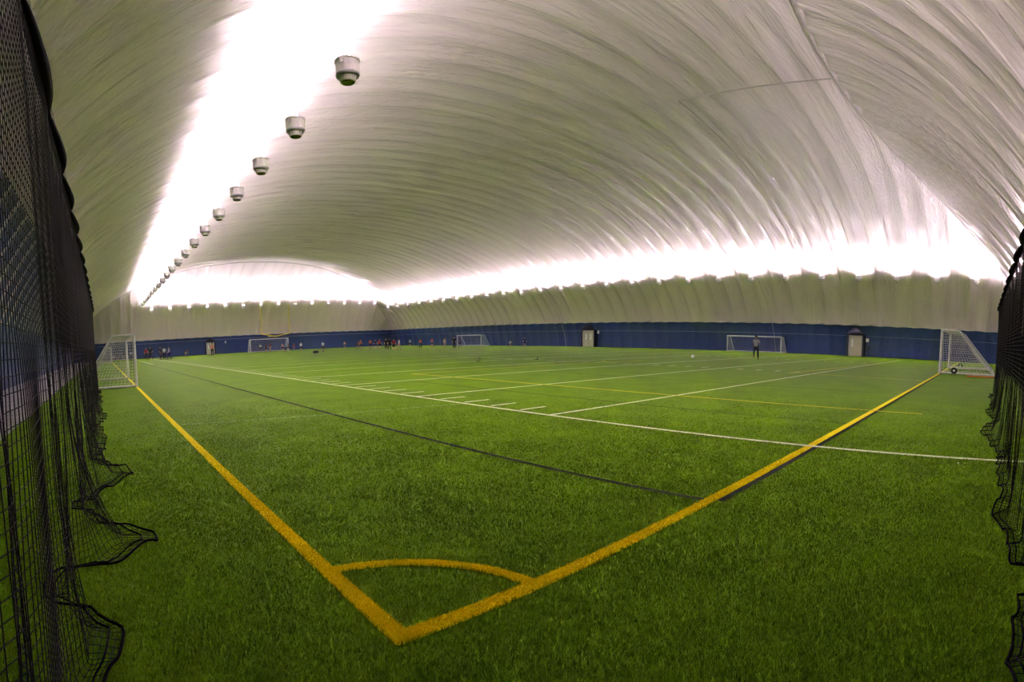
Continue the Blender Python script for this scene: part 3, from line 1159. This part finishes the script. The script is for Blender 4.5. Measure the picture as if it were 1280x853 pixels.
def pose_joints(p):
    """joints of a 1.75 m figure facing -y (towards local -y). p: dict of limb offsets"""
    lean = p.get('lean', 0.0)
    drop = p.get('drop', 0.0)

    def up_(z):       # torso leaning forward about the hips
        return (0, -(z - 0.93) * math.sin(lean), 0.93 - drop + (z - 0.93) * math.cos(lean))
    J = {'hip': (0, 0, 0.93 - drop), 'waist': up_(1.08), 'chest': up_(1.30), 'neck0': up_(1.45), 'neck': up_(1.53), 'head0': up_(1.60), 'head': up_(1.68), 'crown': up_(1.735)}
    hd = J['head']
    J['chin'] = (hd[0], hd[1] - 0.055, hd[2] - 0.075)
    J['nose'] = (hd[0], hd[1] - 0.095, hd[2] - 0.015)
    for s, nm in ((-1, 'L'), (1, 'R')):
        sh = up_(1.43)
        J['sh' + nm] = (s * 0.185, sh[1], sh[2])
        ea, ha = p.get('arm' + nm, ((0.06, 0.03, -0.27), (0.02, -0.08, -0.24)))
        J['el' + nm] = (J['sh' + nm][0] + s * ea[0], J['sh' + nm][1] + ea[1], J['sh' + nm][2] + ea[2])
        J['wr' + nm] = (J['el' + nm][0] + s * ha[0], J['el' + nm][1] + ha[1], J['el' + nm][2] + ha[2])
        hj = (s * 0.095, 0, 0.90 - drop)
        J['hj' + nm] = hj
        kn, an = p.get('leg' + nm, ((0.03, -0.02), (0.04, 0.03)))      # forward/back y of knee, ankle ; optional lift
        kz = p.get('kz' + nm, 0.49 - drop * 0.55)
        az_ = p.get('az' + nm, 0.09)
        sp = p.get('spread', 0.04)
        J['kn' + nm] = (s * (0.10 + sp * 0.5), kn[1], kz)
        J['an' + nm] = (s * (0.10 + sp), an[1], az_)
        J['to' + nm] = (s * (0.11 + sp * 1.2), an[1] - 0.15, max(az_ - 0.055, 0.035))
        J['he' + nm] = (s * (0.10 + sp), an[1] + 0.05, max(az_ - 0.045, 0.04))
    return J


def make_figure_meshes(p):
    J = pose_joints(p)
    names = list(J)
    vs = [J[n] for n in names]
    ix = {n: i for i, n in enumerate(names)}
    rad = {'hip': (0.15, 0.11), 'waist': (0.13, 0.095), 'chest': (0.165, 0.11), 'neck0': (0.10, 0.075), 'neck': 0.052, 'head0': 0.070, 'head': (0.078, 0.092), 'crown': 0.065, 'chin': 0.035, 'nose': 0.015}
    for nm in 'LR':
        rad.update({'sh' + nm: 0.062, 'el' + nm: 0.042, 'wr' + nm: 0.028, 'hj' + nm: 0.088, 'kn' + nm: 0.058, 'an' + nm: 0.038, 'to' + nm: 0.033, 'he' + nm: 0.035})
    E_ = [('hip', 'waist'), ('waist', 'chest'), ('chest', 'neck0'), ('neck0', 'neck'), ('neck', 'head0'), ('head0', 'head'), ('head', 'crown'), ('head0', 'chin'), ('head', 'nose')]
    for nm in 'LR':
        E_ += [('neck0', 'sh' + nm), ('sh' + nm, 'el' + nm), ('el' + nm, 'wr' + nm), ('hip', 'hj' + nm), ('hj' + nm, 'kn' + nm), ('kn' + nm, 'an' + nm), ('an' + nm, 'to' + nm), ('an' + nm, 'he' + nm)]
    R_ = [rad[n] for n in names]
    E2 = [(ix[a], ix[b_]) for a, b_ in E_]
    # hands: palm, four fingers and a thumb
    for s, nm in ((-1, 'L'), (1, 'R')):
        el, wr = Vector(J['el' + nm]), Vector(J['wr' + nm])
        d = (wr - el).normalized()
        sd = d.cross(Vector((s, 0, 0))).normalized()
        i0 = len(vs)
        vs.append(tuple(wr + d * 0.075))
        R_.append((0.032, 0.018))
        E2.append((ix['wr' + nm], i0))
        for q, (o_, ln) in enumerate(((-0.033, 0.065), (-0.011, 0.078), (0.011, 0.074), (0.033, 0.058))):
            a0 = len(vs)
            vs.append(tuple(wr + d * 0.10 + sd * o_))
            R_.append(0.009)
            vs.append(tuple(wr + d * (0.10 + ln) + sd * o_ * 1.1 - Vector((s * 0.02, 0, 0))))
            R_.append(0.007)
            E2 += [(i0, a0), (a0, a0 + 1)]
        a0 = len(vs)
        vs.append(tuple(wr + d * 0.045 - sd * 0.045))
        R_.append(0.011)
        vs.append(tuple(wr + d * 0.085 - sd * 0.062))
        R_.append(0.009)
        E2 += [(i0, a0), (a0, a0 + 1)]
    body = skin_mesh('body', vs, E2, R_, 0, 1)

    def sub(nmesh, lst, edges, grow, over=None):
        v_ = [J[n] if isinstance(n, str) else n for n in lst]
        ii = {n: i for i, n in enumerate(lst)}
        rr = []
        for n in lst:
            q = (over or {}).get(n, rad.get(n, 0.05))
            rr.append((q[0] + grow, q[1] + grow) if isinstance(q, tuple) else q + grow)
        return skin_mesh(nmesh, v_, [(ii[a], ii[b_]) for a, b_ in edges], rr, 0, 1)
    mid = lambda a, b_, f: tuple(J[a][k] * (1 - f) + J[b_][k] * f for k in range(3))
    J['slL'], J['slR'] = mid('shL', 'elL', 0.8), mid('shR', 'elR', 0.8)
    rad['slL'] = rad['slR'] = 0.052
    J['shkL'], J['shkR'] = mid('hjL', 'knL', 0.85), mid('hjR', 'knR', 0.85)
    rad['shkL'] = rad['shkR'] = 0.075
    J['cufL'], J['cufR'] = mid('knL', 'anL', 0.85), mid('knR', 'anR', 0.85)
    rad['cufL'] = rad['cufR'] = 0.047
    shirt = sub('shirt', ['hip', 'waist', 'chest', 'neck0', 'shL', 'shR', 'slL', 'slR'],
                [('hip', 'waist'), ('waist', 'chest'), ('chest', 'neck0'), ('neck0', 'shL'), ('neck0', 'shR'), ('shL', 'slL'), ('shR', 'slR')], 0.016)
    shorts = sub('shorts', ['hip', 'hjL', 'hjR', 'shkL', 'shkR'], [('hip', 'hjL'), ('hip', 'hjR'), ('hjL', 'shkL'), ('hjR', 'shkR')], 0.018)
    pants = sub('trousers', ['hip', 'hjL', 'hjR', 'knL', 'knR', 'cufL', 'cufR'],
                [('hip', 'hjL'), ('hip', 'hjR'), ('hjL', 'knL'), ('hjR', 'knR'), ('knL', 'cufL'), ('knR', 'cufR')], 0.016)
    hd = J['head']
    J['h1'], J['h2'], J['h3'] = (hd[0], hd[1] + 0.02, hd[2] + 0.035), (hd[0], hd[1] + 0.035, hd[2] - 0.02), (hd[0], hd[1] + 0.015, hd[2] + 0.075)
    rad.update({'h1': (0.086, 0.088), 'h2': (0.078, 0.06), 'h3': (0.062, 0.062)})
    hair = sub('hair', ['h1', 'h2', 'h3'], [('h1', 'h2'), ('h1', 'h3')], 0.004)
    shoes = []
    for nm in 'LR':
        shoes.append(sub('shoe', ['an' + nm, 'to' + nm, 'he' + nm], [('an' + nm, 'to' + nm), ('an' + nm, 'he' + nm)], 0.012))
    return dict(body=body, shirt=shirt, shorts=shorts, trousers=pants, hair=hair, shoe=shoes)


POSES = {
    'stand': {},
    'wide': dict(spread=0.12, armL=((0.16, 0.05, -0.22), (-0.12, -0.10, -0.18)), armR=((0.16, 0.05, -0.22), (-0.12, -0.10, -0.18))),
    'walk': dict(legL=((0, -0.14), (0, -0.20)), legR=((0, 0.04), (0, 0.30)), azR=0.13, armL=((0.05, 0.12, -0.24), (0.0, 0.04, -0.24)), armR=((0.05, -0.12, -0.24), (-0.02, -0.18, -0.16))),
    'run': dict(lean=0.16, legL=((0, -0.26), (0, -0.10)), kzL=0.62, azL=0.24, legR=((0, 0.06), (0, 0.10)), armL=((0.05, 0.18, -0.20), (-0.02, -0.10, -0.20)), armR=((0.10, -0.12, -0.22), (0.0, -0.24, 0.06))),
    'bend': dict(lean=0.85, drop=0.10, legL=((0, -0.12), (0, 0.02)), legR=((0, -0.12), (0, 0.02)), spread=0.10, armL=((0.03, -0.12, -0.24), (-0.02, -0.06, -0.22)), armR=((0.03, -0.12, -0.24), (-0.02, -0.06, -0.22))),
    'crouch': dict(lean=0.45, drop=0.42, legL=((0, -0.36), (0, -0.06)), legR=((0, -0.34), (0, 0.0)), kzL=0.47, kzR=0.45, spread=0.08, armL=((0.05, -0.20, -0.16), (-0.04, -0.16, -0.08)), armR=((0.05, -0.20, -0.16), (-0.04, -0.16, -0.08))),
}
FIG = {k_: make_figure_meshes(v_) for k_, v_ in POSES.items()}


def slot(o, m_):
    o.data.materials.clear() if False else None
    if not o.data.materials:
        o.data.materials.append(None)
    o.material_slots[0].link = 'OBJECT'
    o.material_slots[0].material = m_


def person(x, y, h, rz, pose, top, low, label, shorts=False, skin=0, hair=0, group=None, shoe='black'):
    t = empty('person', (x, y, 0), rz)
    s = h / 1.75
    t.scale = (s, s, s)
    f = FIG[pose]
    lst = [('body', f['body'], SKIN[skin]), ('shirt', f['shirt'], CM[top]), ('shorts' if shorts else 'trousers', f['shorts' if shorts else 'trousers'], CM[low]), ('hair', f['hair'], HAIR[hair])]
    lst += [('shoe', me, CM[shoe]) for me in f['shoe']]
    for nm, me, m_ in lst:
        o = bpy.data.objects.new(nm, me)
        COL.objects.link(o)
        o.parent = t
        slot(o, m_)
    tag(t, label, 'person', group)
    return t


GRP = 'distant players on the field'
PEOPLE = [
    (34.64, 14.92, 1.58, -0.2, 'run', 'grey', 'black', 'person in a grey shirt and black pants running before the low goal at right', False, 1),
    (6.4, 82.0, 1.75, 0.4, 'stand', 'red', 'black', 'person in a red top standing just right of the left goal post', False, 0),
    (6.8, 79.0, 1.85, -0.2, 'wide', 'black', 'black', 'person all in black standing with legs apart, second right of the left goal', False, 0),
    (7.88, 75.9, 1.74, 1.2, 'stand', 'black', 'black', 'person in black at the left of the trio on the sideline', False, 0),
    (8.3, 74.9, 1.70, 0.3, 'stand', 'mint', 'black', 'person in black trousers with a pale sleeve, middle of the sideline trio', False, 0),
    (8.75, 73.4, 1.66, -1.1, 'walk', 'light_blue', 'navy', 'person in a light blue shirt striding, right of the sideline trio', False, 0),
    (13.88, 93.0, 1.40, 0.8, 'bend', 'dark_red', 'khaki', 'person in dark red and pale trousers bending by the far navy wall', False, 0),
    (15.0, 75.6, 1.85, 0.1, 'stand', 'pink_orange', 'black', 'person in an orange pink shirt standing in front of the far tan door', False, 0),
    (4.64, 91.0, 1.45, 0.0, 'stand', 'white', 'black', 'small person in white seen through the left goal, rightmost there', True, 0),
    (1.75, 92.5, 1.33, 0.5, 'crouch', 'white', 'black', 'small person in white crouching behind the left goal, leftmost there', True, 0),
    (2.5, 92.9, 1.33, -0.5, 'stand', 'dark_red', 'black', 'small person in dark red behind the left goal', True, 0),
    (3.4, 92.2, 1.33, 0.9, 'stand', 'black', 'black', 'small person in black behind the left goal', True, 0),
    (26.2, 90.5, 1.38, 0.2, 'stand', 'white', 'black', 'player in white in the left part of the far goal mouth', True, 0),
    (27.0, 90.0, 1.36, 1.4, 'walk', 'black', 'black', 'player in black left of centre in the far goal mouth', True, 0),
    (27.6, 89.5, 1.47, -1.0, 'stand', 'dark_red', 'khaki', 'player in dark red near the centre of the far goal mouth', True, 0),
    (30.2, 90.8, 1.25, 0.0, 'stand', 'pink_orange', 'black', 'small pink shirted player in the right part of the far goal mouth', True, 0),
    (28.36, 83.9, 1.20, 2.2, 'crouch', 'black', 'black', 'player in black crouching at the right post of the far goal', True, 0),
    (27.9, 80.8, 1.30, -0.9, 'run', 'black', 'black', 'player in black with white shoes running by the right post of the far goal', True, 0),
    (32.67, 92.0, 1.2, 0.3, 'stand', 'dark_red', 'dark_red', 'small player in dark red right of the far goal', True, 0),
    (29.3, 79.3, 1.33, -0.2, 'walk', 'white', 'black', 'player in a white shirt and black shorts right of the far goal', True, 0),
    (28.07, 67.7, 1.38, 0.6, 'stand', 'mint', 'dark_green', 'player in a pale shirt standing right of the black bag', True, 0),
    (40.64, 88.2, 1.15, 0.1, 'stand', 'pink_orange', 'navy', 'tiny player in a pink shirt alone before the far navy wall', True, 0),
    (40.35, 82.9, 1.20, 1.0, 'bend', 'dark_red', 'black', 'player in dark red bending at the left end of the big group', True, 0),
    (35.28, 71.2, 1.38, 0.2, 'wide', 'orange_red', 'dark_green', 'player in an orange red shirt at the left of the big group', True, 0),
    (37.23, 72.0, 1.39, -0.4, 'stand', 'orange_red', 'black', 'slim player in orange red, second of the big group', True, 0),
    (37.15, 70.3, 1.30, 0.5, 'wide', 'navy', 'navy', 'player in navy beside two red shirts in the big group', True, 0),
    (35.17, 65.4, 1.38, 1.0, 'walk', 'red', 'black', 'player in red right of the navy shirted one in the big group', True, 0),
    (34.63, 62.6, 1.40, 0.0, 'stand', 'black', 'black', 'person all in black, left of two in front of the dark far corner', False, 0),
    (35.89, 64.0, 1.42, 0.6, 'wide', 'black', 'black', 'person all in black, right of two in front of the dark far corner', False, 0),
    (31.6, 55.3, 1.36, -0.3, 'wide', 'red', 'black', 'player in bright red with legs apart right of the two in black', True, 0),
    (34.16, 58.5, 1.35, -0.9, 'walk', 'white', 'khaki', 'player in a white shirt and khaki trousers at the right end of the group', False, 0),
    (45.01, 73.7, 1.23, 0.3, 'stand', 'mint', 'black', 'small player in a white shirt standing apart right of the group', True, 0),
    (38.48, 60.5, 1.30, 0.1, 'stand', 'orange_red', 'black', 'player in an orange red shirt and black pants apart from the group', False, 0),
    (45.24, 68.0, 1.28, 0.9, 'wide', 'red', 'black', 'player in bright red over black nearer the right wall', True, 0),
    (46.09, 66.0, 1.26, 0.0, 'stand', 'tan', 'khaki', 'player in tan clothes against the navy right wall', True, 0),
    (38.72, 53.5, 1.42, 0.2, 'stand', 'black', 'black', 'tall thin person in black left of the far right wall goal', False, 0),
    (45.25, 61.2, 1.30, -0.4, 'walk', 'purple', 'navy', 'player in a purple shirt at the left post of the far right wall goal', True, 0),
    (50.2, 56.7, 1.15, 0.9, 'crouch', 'mint', 'navy', 'player in white crouching by the right wall, alone', True, 0),
    (50.9, 54.4, 1.2, 0.2, 'stand', 'navy', 'navy', 'small dark figure by the right wall near the crouching player', True, 0),
]
for i, (x, y, h, da, pose, top, low, lab, sh, sk) in enumerate(PEOPLE):
    face = -math.atan2(x, y) + da * 1.0          # 0 turns the figure roughly towards the camera corner
    person(x, y, h, face, pose, top, low, lab, sh, sk if i % 4 else 1, i % 2, GRP, 'white' if 'white shoes' in lab else 'black')
